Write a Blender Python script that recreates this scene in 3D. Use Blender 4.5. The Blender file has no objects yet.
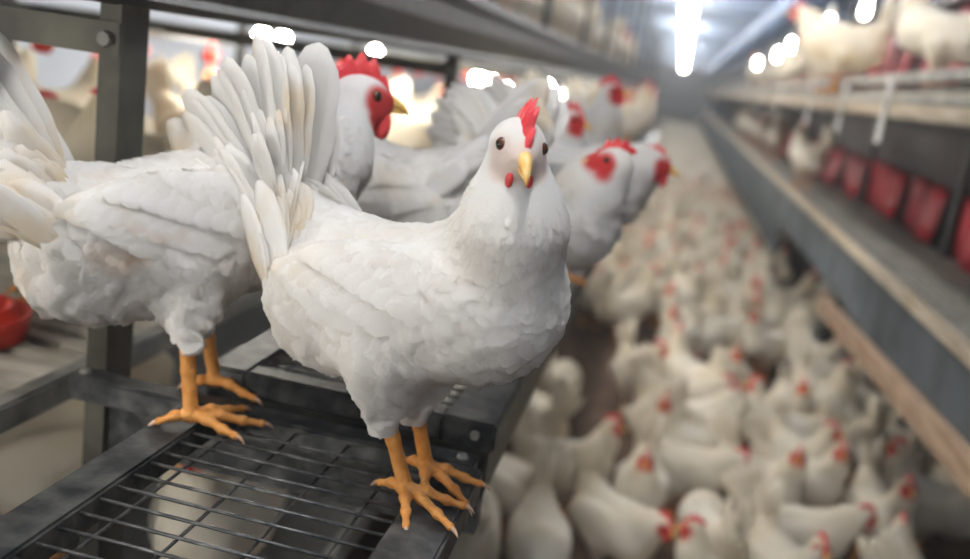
import bpy, math, random
import numpy as np
from mathutils import Vector, Matrix

random.seed(7)
RNG = np.random.default_rng(11)
scn = bpy.context.scene
COL = scn.collection

# ------------------------------------------------------------------ camera
F_PX, CX, CY = 900.0, 485.0, 279.5
CAM_H = 1.32
VP = (682.0, 92.0)
ROLL = math.radians(8.3)

def nrm(v):
    v = np.asarray(v, float)
    return v / np.linalg.norm(v)

_a = nrm([(VP[0] - CX) / F_PX, -(VP[1] - CY) / F_PX, 1.0])
_h = np.array([math.cos(ROLL), -math.sin(ROLL), 0.0])
_z = nrm(np.cross(_a, _h))
if _z[1] < 0: _z = -_z
_x = nrm(np.cross(_a, _z))
if _x[0] < 0: _x = -_x
RW = np.array([_x, _a, _z])
EYE = np.array([0.0, 0.0, CAM_H])

def ray(x, y): return RW @ np.array([(x - CX) / F_PX, -(y - CY) / F_PX, 1.0])
def on_z(x, y, z):
    d = ray(x, y); return EYE + d * ((z - CAM_H) / d[2])
def on_y(x, y, Y):
    d = ray(x, y); return EYE + d * (Y / d[1])
def on_x(x, y, X):
    d = ray(x, y); return EYE + d * (X / d[0])

cam_data = bpy.data.cameras.new('camera')
cam = bpy.data.objects.new('camera', cam_data)
COL.objects.link(cam)
cr, cu, cf = RW @ np.array([1., 0, 0]), RW @ np.array([0, 1., 0]), RW @ np.array([0, 0, 1.])
cam.matrix_world = Matrix(((cr[0], cu[0], -cf[0], 0), (cr[1], cu[1], -cf[1], 0),
                           (cr[2], cu[2], -cf[2], CAM_H), (0, 0, 0, 1)))
cam_data.sensor_width = 36.0
cam_data.sensor_fit = 'HORIZONTAL'
cam_data.lens = F_PX / 970.0 * 36.0
cam_data.clip_start = 0.02
cam_data.clip_end = 300
cam_data.dof.use_dof = True
cam_data.dof.focus_distance = 0.80
cam_data.dof.aperture_fstop = cam_data.lens / 13.5
scn.camera = cam

# ------------------------------------------------------------------ world, exposure
w = bpy.data.worlds.new('barn_air'); scn.world = w; w.use_nodes = True
w.node_tree.nodes['Background'].inputs[0].default_value = (0.86, 0.92, 1.0, 1)
w.node_tree.nodes['Background'].inputs[1].default_value = 0.35
HAZE = 0.0145                   # dusty barn air
_vs = w.node_tree.nodes.new('ShaderNodeVolumeScatter'); _vs.inputs['Density'].default_value = HAZE
_vs.inputs['Anisotropy'].default_value = .35; _vs.inputs['Color'].default_value = (.84, .91, 1, 1)
w.node_tree.links.new(_vs.outputs[0], w.node_tree.nodes['World Output'].inputs['Volume'])
scn.view_settings.view_transform = 'Standard'
scn.view_settings.look = 'None'
scn.view_settings.gamma = 1.0
scn.view_settings.use_curve_mapping = False
scn.view_settings.exposure = 0.45

# ------------------------------------------------------------------ lamp rows (their glowing globes are the light of the barn)
CEIL_Z = 2.75
LAMP_X, LAMP_Z = -0.12, 2.45
LAMP_YS = [-1.2, 0.45, 3.2, 6.2, 9.2] + [11.4 + 2.2 * i for i in range(17)]
LAMP_S, RACK_S, BULB_S = 105.0, 230.0, 70.0

# ------------------------------------------------------------------ materials
def new_mat(name):
    m = bpy.data.materials.new(name); m.use_nodes = True
    nt = m.node_tree
    return m, nt, nt.nodes['Principled BSDF']

def lin(hexs):
    h = hexs.lstrip('#'); c = [int(h[i:i + 2], 16) / 255 for i in (0, 2, 4)]
    return tuple(((v / 12.92) if v <= .04045 else ((v + .055) / 1.055) ** 2.4) for v in c) + (1,)

def noisy(name, c1, c2, scale=20, rough=.6, metal=0., bump=.0, detail=5, bscale=None, lo=.35, hi=.65, spec=.4, stretch=(1, 1, 1)):
    m, nt, p = new_mat(name)
    tc = nt.nodes.new('ShaderNodeTexCoord')
    mp = nt.nodes.new('ShaderNodeMapping'); mp.inputs['Scale'].default_value = stretch
    nt.links.new(tc.outputs['Object'], mp.inputs['Vector'])
    n = nt.nodes.new('ShaderNodeTexNoise'); n.inputs['Scale'].default_value = scale; n.inputs['Detail'].default_value = detail
    r = nt.nodes.new('ShaderNodeValToRGB')
    r.color_ramp.elements[0].color = c1; r.color_ramp.elements[1].color = c2
    r.color_ramp.elements[0].position = lo; r.color_ramp.elements[1].position = hi
    nt.links.new(mp.outputs['Vector'], n.inputs['Vector']); nt.links.new(n.outputs['Fac'], r.inputs['Fac'])
    nt.links.new(r.outputs['Color'], p.inputs['Base Color'])
    p.inputs['Roughness'].default_value = rough; p.inputs['Metallic'].default_value = metal
    p.inputs['Specular IOR Level'].default_value = spec
    if bump:
        n2 = nt.nodes.new('ShaderNodeTexNoise'); n2.inputs['Scale'].default_value = bscale or scale * 3; n2.inputs['Detail'].default_value = 6
        nt.links.new(mp.outputs['Vector'], n2.inputs['Vector'])
        b = nt.nodes.new('ShaderNodeBump'); b.inputs['Strength'].default_value = bump; b.inputs['Distance'].default_value = .003
        nt.links.new(n2.outputs['Fac'], b.inputs['Height']); nt.links.new(b.outputs['Normal'], p.inputs['Normal'])
    return m

def emit(name, col, s):
    m, nt, p = new_mat(name)
    p.inputs['Base Color'].default_value = (.9, .9, .9, 1)
    p.inputs['Emission Color'].default_value = col; p.inputs['Emission Strength'].default_value = s
    return m

def feather_mat(name, white, stain, skin, lo, hi, trans=.25, scale=9):
    """white plumage: soiled patches by noise, bare red or pink skin where the 'skin' attribute says so"""
    m, nt, p = new_mat(name)
    tc = nt.nodes.new('ShaderNodeTexCoord')
    n = nt.nodes.new('ShaderNodeTexNoise'); n.inputs['Scale'].default_value = scale; n.inputs['Detail'].default_value = 4
    nt.links.new(tc.outputs['Object'], n.inputs['Vector'])
    r = nt.nodes.new('ShaderNodeValToRGB')
    r.color_ramp.elements[0].position = lo; r.color_ramp.elements[1].position = hi
    r.color_ramp.elements[0].color = white; r.color_ramp.elements[1].color = stain
    nt.links.new(n.outputs['Fac'], r.inputs['Fac'])
    at = nt.nodes.new('ShaderNodeAttribute'); at.attribute_name = 'skin'
    mx = nt.nodes.new('ShaderNodeMix'); mx.data_type = 'RGBA'
    nt.links.new(at.outputs['Fac'], mx.inputs[0]); nt.links.new(r.outputs['Color'], mx.inputs[6])
    mx.inputs[7].default_value = skin
    a2 = nt.nodes.new('ShaderNodeAttribute'); a2.attribute_name = 'tone'      # downy greyer bases, whiter tips; scalloped root shading painted in too
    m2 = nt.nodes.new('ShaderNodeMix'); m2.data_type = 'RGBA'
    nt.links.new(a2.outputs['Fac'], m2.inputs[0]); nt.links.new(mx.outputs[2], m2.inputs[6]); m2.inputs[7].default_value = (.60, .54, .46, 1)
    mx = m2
    nt.links.new(mx.outputs[2], p.inputs['Base Color'])
    p.inputs['Roughness'].default_value = .75; p.inputs['Specular IOR Level'].default_value = .15
    p.inputs['Sheen Weight'].default_value = .15
    n2 = nt.nodes.new('ShaderNodeTexNoise'); n2.inputs['Scale'].default_value = 320; n2.inputs['Detail'].default_value = 3
    nt.links.new(tc.outputs['Object'], n2.inputs['Vector'])
    b = nt.nodes.new('ShaderNodeBump'); b.inputs['Strength'].default_value = .25; b.inputs['Distance'].default_value = .0015
    nt.links.new(n2.outputs['Fac'], b.inputs['Height']); nt.links.new(b.outputs['Normal'], p.inputs['Normal'])
    if trans:
        t = nt.nodes.new('ShaderNodeBsdfTranslucent'); nt.links.new(mx.outputs[2], t.inputs['Color'])
        ms = nt.nodes.new('ShaderNodeMixShader'); ms.inputs[0].default_value = trans
        nt.links.new(p.outputs[0], ms.inputs[1]); nt.links.new(t.outputs[0], ms.inputs[2])
        nt.links.new(ms.outputs[0], nt.nodes['Material Output'].inputs['Surface'])
    return m

M = {}
WHITE = (.88, .86, .83, 1)
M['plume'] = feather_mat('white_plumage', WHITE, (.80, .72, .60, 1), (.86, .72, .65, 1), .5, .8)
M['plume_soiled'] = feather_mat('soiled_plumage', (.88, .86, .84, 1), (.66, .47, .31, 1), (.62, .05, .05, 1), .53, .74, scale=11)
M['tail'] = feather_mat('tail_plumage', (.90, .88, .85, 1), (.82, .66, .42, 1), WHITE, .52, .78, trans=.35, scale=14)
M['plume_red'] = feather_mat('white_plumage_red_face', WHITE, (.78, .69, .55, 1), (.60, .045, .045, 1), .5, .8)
M['crowd'] = feather_mat('cream_plumage', (.83, .77, .65, 1), (.64, .53, .35, 1), (.58, .05, .045, 1), .42, .75, trans=.12, scale=7)
M['comb'] = noisy('red_comb', (.60, .022, .035, 1), (.72, .07, .07, 1), 60, .42, bump=.3, bscale=400, spec=.5)
M['beak'] = noisy('horn_beak', (.80, .44, .10, 1), (.86, .60, .24, 1), 90, .38, spec=.5)
M['leg'] = noisy('scaly_leg', (.56, .215, .04, 1), (.66, .30, .075, 1), 70, .5, bump=.6, bscale=260)
M['claw'] = noisy('claw_horn', (.42, .24, .15, 1), (.60, .40, .28, 1), 90, .4)
M['iris'] = noisy('iris_amber', (.045, .014, .006, 1), (.12, .038, .010, 1), 200, .1, spec=.6)
M['pupil'] = noisy('pupil_black', (.004, .003, .003, 1), (.006, .005, .005, 1), 10, .05, spec=.8)

M['steel'] = noisy('worn_galvanised_steel', (.020, .022, .025, 1), (.11, .11, .105, 1), 34, .5, .35, .25, lo=.42, hi=.78)
M['steel_dark'] = noisy('dark_painted_steel', (.010, .011, .012, 1), (.036, .036, .033, 1), 26, .5, .2, .2)
M['steel_grey'] = noisy('dusty_grey_steel', (.10, .10, .095, 1), (.25, .245, .225, 1), 18, .55, .2, .2)
M['olive'] = noisy('grimy_olive_steel', (.022, .022, .017, 1), (.085, .08, .062, 1), 9, .6, .15, .3)
M['wire'] = noisy('grid_wire', (.03, .033, .037, 1), (.13, .13, .13, 1), 60, .42, .5, .1)
M['belt'] = noisy('belt_plastic', (.42, .42, .40, 1), (.58, .57, .53, 1), 8, .6)
M['litter'] = noisy('litter_floor', (.035, .020, .013, 1), (.16, .095, .055, 1), 14, .95, bump=1.0, bscale=60, lo=.3, hi=.75)
M['wood'] = noisy('old_timber', (.30, .19, .115, 1), (.47, .33, .22, 1), 9, .7, bump=.4, stretch=(6, .7, 6))
M['wood_pale'] = noisy('pale_timber', (.42, .33, .22, 1), (.62, .53, .41, 1), 8, .7, bump=.4, stretch=(6, .7, 6))
M['concrete'] = noisy('blue_grey_panel', (.025, .032, .036, 1), (.08, .10, .115, 1), 5, .6, bump=.3)
M['slat'] = noisy('pale_slat_plastic', (.25, .235, .20, 1), (.42, .395, .34, 1), 12, .6)
M['maroon'] = noisy('dark_maroon_panel', (.012, .004, .005, 1), (.03, .008, .010, 1), 6, .6)
M['red_flap'] = noisy('red_curtain_rubber', (.30, .004, .012, 1), (.46, .012, .026, 1), 7, .5, bump=.2)
M['red_plastic'] = noisy('red_plastic', (.70, .03, .015, 1), (.82, .06, .03, 1), 10, .35)
M['pipe'] = noisy('white_pipe', (.62, .62, .60, 1), (.75, .75, .73, 1), 10, .4)
M['white_wall'] = noisy('white_wall_panel', (.62, .66, .72, 1), (.72, .76, .82, 1), 1.5, .7)
M['ceil'] = noisy('blue_white_ceiling', (.52, .65, .86, 1), (.66, .76, .90, 1), 1.2, .7)
M['blue'] = noisy('blue_sheet', (.10, .22, .44, 1), (.20, .34, .58, 1), 3, .5)
M['lamp_on'] = emit('lamp_lens', (1, .975, .94, 1), LAMP_S)
M['tube_on'] = emit('rack_bulb_glass', (1, .95, .86, 1), RACK_S)
M['bulb_on'] = emit('bulb_glass', (1, .93, .78, 1), BULB_S)

# ------------------------------------------------------------------ mesh helpers
def mesh_obj(name, V, Fs, mat, parent=None, smooth=True, skin=None, tone=None):
    me = bpy.data.meshes.new(name)
    V = np.asarray(V, np.float64)
    if isinstance(Fs, np.ndarray) and Fs.ndim == 2:
        k = Fs.shape[1]
        me.vertices.add(len(V)); me.vertices.foreach_set('co', V.astype(np.float32).ravel())
        me.loops.add(Fs.size); me.loops.foreach_set('vertex_index', Fs.astype(np.int32).ravel())
        me.polygons.add(len(Fs)); me.polygons.foreach_set('loop_start', np.arange(0, Fs.size, k, dtype=np.int32))
        me.update(calc_edges=True); me.validate()
    else:
        me.from_pydata([tuple(v) for v in V], [], [tuple(int(i) for i in f) for f in Fs]); me.update()
    if smooth: me.polygons.foreach_set('use_smooth', np.ones(len(me.polygons), bool))
    if skin is not None and len(skin) == len(me.vertices):
        a = me.attributes.new('skin', 'FLOAT', 'POINT'); a.data.foreach_set('value', np.asarray(skin, np.float32))
    if tone is not None and len(tone) == len(me.vertices):
        a = me.attributes.new('tone', 'FLOAT', 'POINT'); a.data.foreach_set('value', np.asarray(tone, np.float32))
    me.materials.append(mat)
    return link_obj(name, me, parent)

def link_obj(name, me, parent=None):
    o = bpy.data.objects.new(name, me); COL.objects.link(o)
    if parent: o.parent = parent
    return o

def empty(name, loc=(0, 0, 0), rz=0.):
    o = bpy.data.objects.new(name, None); COL.objects.link(o)
    o.location = loc; o.rotation_euler = (0, 0, rz); o.empty_display_size = .05
    return o

def tag(o, label=None, cat=None, group=None, kind=None):
    if label: o['label'] = label
    if cat: o['category'] = cat
    if group: o['group'] = group
    if kind: o['kind'] = kind
    return o

class MB:
    def __init__(s): s.V = []; s.F = []
    def add(s, V, Fs):
        k = len(s.V); s.V += [tuple(v) for v in V]; s.F += [tuple(i + k for i in f) for f in Fs]
    def box(s, a, b, bev=0.0):
        (x0, y0, z0), (x1, y1, z1) = a, b
        if bev <= 0:
            V = [(x, y, z) for x in (x0, x1) for y in (y0, y1) for z in (z0, z1)]
            s.add(V, [(0, 1, 3, 2), (4, 6, 7, 5), (0, 4, 5, 1), (2, 3, 7, 6), (0, 2, 6, 4), (1, 5, 7, 3)]); return s
        import bmesh
        bm = bmesh.new(); bmesh.ops.create_cube(bm, size=1)
        for v in bm.verts:
            v.co = Vector(((x0 + x1) / 2 + v.co.x * (x1 - x0), (y0 + y1) / 2 + v.co.y * (y1 - y0), (z0 + z1) / 2 + v.co.z * (z1 - z0)))
        bmesh.ops.bevel(bm, geom=bm.edges[:], offset=bev, segments=2, affect='EDGES')
        bm.verts.index_update()
        s.add([v.co[:] for v in bm.verts], [[v.index for v in f.verts] for f in bm.faces]); bm.free(); return s
    def tube(s, pts, rad, n=8, cap=True):
        pts = [np.asarray(p, float) for p in pts]
        rad = rad if hasattr(rad, '__len__') else [rad] * len(pts)
        t0 = nrm(pts[1] - pts[0]); ref = np.array([0, 0, 1.]) if abs(t0[2]) < .9 else np.array([1., 0, 0])
        u = nrm(np.cross(t0, ref)); rings = []; V = []; Fs = []
        for i, p in enumerate(pts):
            t = nrm(pts[min(i + 1, len(pts) - 1)] - pts[max(i - 1, 0)])
            u = nrm(u - t * np.dot(u, t)); v = np.cross(t, u)
            for k in range(n):
                a = 2 * math.pi * k / n; V.append(p + rad[i] * (math.cos(a) * u + math.sin(a) * v))
        for i in range(len(pts) - 1):
            for k in range(n):
                Fs.append((i * n + k, i * n + (k + 1) % n, (i + 1) * n + (k + 1) % n, (i + 1) * n + k))
        if cap: Fs.append(tuple(range(n - 1, -1, -1))); Fs.append(tuple((len(pts) - 1) * n + k for k in range(n)))
        s.add(V, Fs); return s
    def lathe(s, prof, c=(0, 0, 0), n=20):
        V = []; Fs = []
        for r, z in prof:
            for k in range(n):
                a = 2 * math.pi * k / n; V.append((c[0] + r * math.cos(a), c[1] + r * math.sin(a), c[2] + z))
        for i in range(len(prof) - 1):
            for k in range(n): Fs.append((i * n + k, i * n + (k + 1) % n, (i + 1) * n + (k + 1) % n, (i + 1) * n + k))
        s.add(V, Fs); return s
    def build(s, name, mat, parent=None, smooth=False):
        return mesh_obj(name, s.V, s.F, mat, parent, smooth)

def boxo(name, a, b, mat, parent=None, bev=0.):
    return MB().box(a, b, bev).build(name, mat, parent)

# ================================================================== SETTING
tag(boxo('floor', (-7, -3, -.05), (7, 62, 0), M['litter']), kind='structure')
tag(boxo('ceiling', (-7, -3, CEIL_Z), (7, 62, CEIL_Z + .1), M['ceil']), kind='structure')
tag(boxo('wall_back', (-7, 61, 0), (7, 61.1, CEIL_Z), M['white_wall']), kind='structure')
tag(boxo('wall_front', (-7, -3.1, 0), (7, -3.0, CEIL_Z), M['white_wall']), kind='structure')
tag(boxo('wall_left', (-3.6, -3, 0), (-3.5, 61, CEIL_Z), M['white_wall']), kind='structure')
tag(boxo('wall_right', (3.5, -3, 0), (3.6, 61, CEIL_Z), M['white_wall']), kind='structure')
for i, Y in enumerate(np.arange(2.5, 50, 3.0)):
    tag(boxo('trim_%d' % (i + 1), (-3.5, Y, CEIL_Z - .10), (3.5, Y + .08, CEIL_Z - .002), M['ceil']), kind='structure')

# ================================================================== LEFT RACK
PZ = 0.90                      # top of the near platform
lr = tag(empty('aviary_rack', (-.62, 0, 0)),
         'dark steel multi-tier aviary rack left of the aisle, carrying hens on its tiers', 'rack')
def lrp(name, a, b, mat, bev=.0):
    o = lrp_raw(name, MB().box(a, b, bev), mat); return o
def lrp_raw(name, mb, mat, smooth=False, parent=None):
    o = mb.build(name, mat, parent or lr, smooth)
    if parent is None: o.location = (.62, 0, 0)
    return o
POST_Y = [0.955 + 1.54 * i for i in range(0, 14)]
def post_mesh(X, Y):
    m = MB()      # open C-section post: front web, two flanges
    m.box((X - .0135, Y - .024, .0), (X + .0135, Y - .019, 2.35)); m.box((X + .0085, Y - .019, 0), (X + .0135, Y + .03, 2.35)); m.box((X - .0135, Y - .019, 0), (X - .0085, Y + .03, 2.35))
    return m
for Y in POST_Y:
    p = lrp_raw('post', post_mesh(-.631, Y), M['olive'])
    if Y < 6: lrp_raw('post', post_mesh(-2.05, Y), M['olive'])
# upper tier fascia trough with lips, sloping belly
m = MB()
prof = [(-.585, 1.495), (-.578, 1.47), (-.592, 1.46), (-.586, 1.40), (-.60, 1.345), (-.594, 1.335), (-.625, 1.325), (-.66, 1.345), (-.66, 1.49)]
V = []; Fs = []
for Y in (-2.0, 26.0):
    for x, z in prof: V.append((x, Y, z))
k = len(prof)
for i in range(k): Fs.append((i, (i + 1) % k, k + (i + 1) % k, k + i))
m.add(V, Fs); lrp_raw('fascia', m, M['steel_dark'])
lrp('upper_floor', (-2.05, -2, 1.478), (-.66, 26, 1.49), M['steel_grey'])
lrp('manure_belt', (-2.02, -2, 1.385), (-.70, 26, 1.39), M['belt'])
lrp('edge_rail', (-.668, -2, 1.352), (-.661, 26, 1.378), M['wood_pale'])
# cross arms at the posts, with bolts
for Y in POST_Y[:6]:
    o = lrp('cross_arm', (-2.03, Y - .036, 1.270), (-.612, Y - .026, 1.306), M['olive'])
    b = MB().lathe([(0, .006), (.008, .006), (.0095, 0), (.0095, -.002)], n=8)
    b.V = [(-.628 + v[0], Y - .036 - v[2], 1.287 + v[1]) for v in b.V]
    bo = b.build('bolt', M['steel_grey'], o)
# mid tier: grid floor set back behind the posts
lrp('inner_rail', (-.735, -1, .815), (-.705, 16, .852), M['steel_grey'], .004)
lrp('middle_floor', (-2.02, -1, .805), (-.735, 16, .815), M['slat'])
for Y in np.arange(-.5, 8, .055):
    if Y < 4: lrp('slat', (-2.0, Y, .815), (-.735, Y + .022, .824), M['slat'])
lrp('lower_rail', (-.455, -1, .43), (-.43, 16, .47), M['steel_grey'], .004)
lrp('lower_floor', (-2.02, -1, .405), (-.455, 16, .42), M['steel_dark'])
# drinking line
dl = tag(empty('drinker_line', (-1.5, 0, 1.27)), 'white drinker pipe with red cups hanging inside the left rack', 'drinker')
o = MB().tube([(0, -.5, 0), (0, 9, 0)], .011, 8).build('pipe', M['pipe'], dl, True)
for Y in np.arange(1.55, 8.5, .40):
    c = MB().lathe([(.0, -.075), (.016, -.075), (.026, -.06), (.029, -.04), (.026, -.038), (.012, -.05), (.009, -.02), (.009, .004)], (0, Y, 0), 10).build('drinker_cup', M['red_plastic'], dl, True)
pan = tag(MB().lathe([(.0, .012), (.045, .012), (.052, .05), (.06, .052), (.072, .015), (.078, .04), (.083, .041), (.076, .0), (0, .0)], n=28).build('feeder_pan', M['red_plastic'], None, True),
          'bright red plastic feeder pan at the lower left behind the near rail', 'feeder')
pan.location = (-.955, 1.10, .824)
hg = MB().tube([(0, 0, .012), (0, 0, .05), (0, 0, .13)], [.012, .010, .008], 8).build('hanger', M['red_plastic'], pan, True)

RACK_LAMPS = [(-1.25, -.6, 1.27), (-1.2, .35, 1.27)] + [tuple(on_x(x, y, X)) for x, y, X in
              ((262, 39, -1.3), (283, 42, -1.36), (375, 55, -1.3), (492, 83, -1.3), (532, 86, -1.25), (577, 95, -.85), (630, 97, -.75), (478, 78, -.95), (507, 92, -.95), (548, 88, -.85), (563, 97, -.85), (600, 99, -.8), (614, 97, -.75), (642, 98, -.7), (450, 96, -.9))]
RACK_LAMPS += [(-.80, .0, .755), (-1.3, 1.75, .755), (-1.0, 3.6, .755)]  # added bulbs, out of sight, to brighten hens on the lowest tier
ORD = 'first second third fourth fifth sixth seventh eighth ninth tenth eleventh twelfth thirteenth fourteenth fifteenth sixteenth seventeenth eighteenth nineteenth twentieth'.split()
ORD += ['twenty-' + o for o in ORD[:9]] + ['thirtieth'] + ['thirty-' + o for o in ORD[:9]] + ['fortieth'] + ['forty-' + o for o in ORD[:9]]
def img_x(P): c = RW.T @ (np.array(P) - EYE); return CX + F_PX * c[0] / c[2]
_ox = sorted(RACK_LAMPS[2:-3], key=img_x)
for i, (X, Y, Z) in enumerate(RACK_LAMPS):
    lowt = Z < .8
    t = tag(empty('rack_bulb', (X, Y, Z)), 'added bulb hidden under the middle tier of the left rack, lighting the lowest hens' if lowt else ('bright bulb under the upper tier of the left rack, %s from the left' % ORD[_ox.index((X, Y, Z))] if (X, Y, Z) in _ox else 'bright bulb under the upper tier of the left rack, beside the camera'), 'lamp',
            'added bulbs under the middle tier' if lowt else 'bulbs under the upper tier')
    top = (.805 if lowt else 1.385) - Z
    MB().lathe([(0, -.034), (.018, -.03), (.030, -.012), (.030, .004), (.016, .026), (.009, .036)], n=12).build('glass', M['tube_on'], t, True)
    MB().lathe([(.009, .035), (.013, .037), (.013, .046), (0, .048)], n=10).build('socket', M['pipe'], t, True)
    if top > .06: MB().tube([(0, 0, .046), (0, 0, top)], .003, 6).build('cord', M['steel_dark'], t, True)

# ---- near platform panel the two foreground hens stand on
def platform(name, x0, x1, y0, y1, z, label, lw, rw, wires_x, wires_y, ext=0.):
    t = tag(empty(name, ((x0 + x1) / 2, y0, z - .04)), label, 'platform')
    c = np.array(t.location)
    def bx(n, a, b, mat=M['steel'], bev=.003):
        o = boxo(n, np.array(a) - c, np.array(b) - c, mat, t, bev); return o
    bx('side_rail', (x0, y0, z - .032), (x0 + lw, y1 + .0, z))
    bx('side_rail', (x1 - rw, y0, z - .034), (x1, y1, z))
    bx('end_bar', (x0 + lw - ext - lw * (ext > 0), y1 - .037 if not ext else y1, z - .030), (x1 - (rw if not ext else .012), y1 + .034 if ext else y1, z))
    bx('end_bar', (x0 + lw, y0, z - .030), (x1 - rw, y0 + .03, z))
    for Y in wires_x:
        j = random.uniform(-.0015, .0015)
        o = MB().tube([np.array((x0 + lw - .006, Y + j, z - .006)) - c, np.array((x1 - rw + .006, Y - j, z - .006)) - c], .0017, 6).build('wire', M['wire'], t, True)
    for X in wires_y:
        o = MB().tube([np.array((X, y0 + .01, z - .0095)) - c, np.array((X, y1 + .005, z - .0095)) - c], .0018, 6).build('wire', M['wire'], t, True)
    return t
p1 = platform('grid_platform', -.487, -.132, .15, .885, PZ,
              'near steel grid platform under the orange feet of the two foreground hens', .047, .055,
              np.arange(.20, .88, .0272), np.arange(-.41, -.19, .062), ext=.15)
for sx in (-.625, -.16):
    b = MB().lathe([(0, .004), (.005, .004), (.007, 0), (.007, -.002)], (sx - p1.location.x, .902 - .15, .04), 8).build('bolt', M['steel_grey'], p1)
PZ2 = .93
p2 = platform('grid_platform', -.487, -.132, .935, 2.44, PZ2,
              'second steel grid platform right behind the standing hen, raised above the near one', .05, .062,
              np.arange(.985, 2.40, .0272), np.arange(-.41, -.19, .062))
b = MB().lathe([(0, .004), (.005, .004), (.0065, 0), (.0065, -.002)], n=8)
b.V = [(-.155 - p2.location.x + v[0], -v[2], .024 + v[1]) for v in b.V]; b.build('bolt', M['steel_grey'], p2)
boxo('apron', (-.487 - p2.location.x, .004, -.055), (-.140 - p2.location.x, .012, .008), M['steel_dark'], p2)
boxo('side_apron', (.165, .012, -.055), (.171, 1.50, .008), M['steel_dark'], p2)
for q in range(4):
    platform('grid_platform', -.487, -.132, 2.5 + q * 1.54, 3.98 + q * 1.54, PZ2,
             ['third grid platform along the left rack, half hidden by hens', 'fourth grid platform along the left rack, far behind the hens',
              'fifth grid platform along the left rack, small and blurred', 'sixth and farthest grid platform along the left rack'][q], .05, .062, [], [])
# struts that carry the platforms from the posts
for Y in POST_Y[1:6]: lrp('bracket', (-.60, Y - .02, .865), (-.14, Y + .02, .895), M['steel_dark'])
lrp('bracket', (-.64, .94, .79), (-.14, .965, .865), M['steel'])

# ================================================================== RIGHT RACK
rr = tag(empty('aviary_rack', (1.1, 0, 0)), 'long nest-box rack right of the aisle with pale ledges and red curtains', 'rack')
def rrp(name, a, b, mat, bev=0.):
    o = boxo(name, a, b, mat, rr, bev); o.location = (-1.1, 0, 0); return o
RX = .655                                   # ledge front edge
rrp('ledge_lip', (RX - .006, .5, .872), (RX + .022, 30, .905), M['wood_pale'], .003)
rrp('ledge_panel', (RX + .004, .5, .70), (RX + .016, 30, .872), M['concrete'])
rrp('ledge_base', (RX + .022, .5, .862), (1.02, 30, .878), M['steel_grey'])
for X in np.arange(RX + .035, 1.0, .033):
    rrp('slat', (X, .5, .878), (X + .017, 30, .894), M['slat'])
for Y in np.arange(2.4, 9, .22):
    rrp('cross_slat', (RX + .022, Y, .8785), (1.0, Y + .012, .8905), M['slat'])
# loose timber board below the panel
a0, a1 = on_x(824, 296, RX - .014), on_x(1010, 494, RX - .014)
m = MB(); th = .026; hh = .062
V = []
for p in (a0, a1):
    for dx in (0, th):
        for dz in (0, -hh): V.append((p[0] + dx - th * .5, p[1], p[2] + dz))
m.add(V, [(0, 1, 3, 2), (4, 6, 7, 5), (0, 4, 5, 1), (2, 3, 7, 6), (0, 2, 6, 4), (1, 5, 7, 3)])
o = m.build('timber_board', M['wood'], rr); o.location = (-1.1, 0, 0)
rrp('skirt', (RX + .012, 5.2, .50), (RX + .02, 30, .70), M['concrete'])
# nest curtains, lower tier: separate rubber flaps
def flap(Y0, Y1, X, z0, z1, lean):
    n = 5; V = []; Fs = []
    for j in range(4):
        tz = j / 3
        for i in range(n):
            ty = i / (n - 1); V.append((X + lean * (1 - tz) + .006 * math.sin(ty * 7 + Y0 * 9) * (1 - tz), Y0 + (Y1 - Y0) * ty, z0 + (z1 - z0) * tz))
    k = len(V)
    V += [(v[0] + .005, v[1], v[2]) for v in V]
    for j in range(3):
        for i in range(n - 1):
            a = j * n + i; Fs += [(a, a + n, a + n + 1, a + 1), (k + a, k + a + 1, k + a + n + 1, k + a + n)]
    for i in range(n - 1): Fs += [(i, i + 1, k + i + 1, k + i), (3 * n + i, k + 3 * n + i, k + 3 * n + i + 1, 3 * n + i + 1)]
    for j in range(3): Fs += [(j * n, k + j * n, k + j * n + n, j * n + n), (j * n + n - 1, j * n + 2 * n - 1, k + j * n + 2 * n - 1, k + j * n + n - 1)]
    o = mesh_obj('curtain', V, Fs, M['red_flap'], rr); o.location = (-1.1, 0, 0)
Y = 2.6
while Y < 14:
    flap(Y, Y + .25, 1.005, .905, 1.12 + random.uniform(-.01, .01), random.uniform(-.05, .02))
    Y += .29 if (int(Y * 4) % 3) else .36
rrp('nest_back', (1.10, 1.5, .88), (1.115, 30, 1.40), M['steel_dark'])
rrp('nest_header', (1.0, 1.5, 1.135), (1.012, 30, 1.32), M['maroon'])
rrp('nest_floor', (1.012, 1.5, .895), (1.10, 30, .90), M['steel_dark'])
# upper tier
UX = .60
rrp('upper_board', (UX, .5, 1.335), (UX + .025, 30, 1.405), M['wood_pale'], .003)
rrp('upper_rail', (UX - .004, .5, 1.432), (UX + .03, 30, 1.462), M['slat'], .003)
rrp('upper_deck', (UX + .03, .5, 1.41), (1.02, 30, 1.428), M['steel_grey'])
rrp('under_deck', (UX + .03, .5, 1.33), (1.10, 30, 1.338), M['steel_dark'])
for Y in (2.9, 3.65, 4.55, 6.0, 7.5, 9): rrp('strap', (UX - .008, Y, 1.255), (UX - .001, Y + .05, 1.44), M['pipe'])
Y = 2.5
while Y < 14:
    flap(Y, Y + .30, 1.02, 1.44, 1.80, random.uniform(-.04, .02)); Y += .42
rrp('upper_nest_back', (1.12, 1.5, 1.43), (1.135, 30, 1.84), M['steel_dark'])
rrp('upper_roof', (.98, 1.5, 1.82), (1.14, 30, 1.85), M['steel_grey'])
for Y in (3.35, 4.9, 6.5, 8.1, 9.7):
    rrp('post', (.985, Y, 0), (1.015, Y + .05, 2.05), M['steel_dark']); rrp('post_cap', (.98, Y - .006, 1.70), (1.0, Y + .056, 1.78), M['pipe'])

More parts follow.
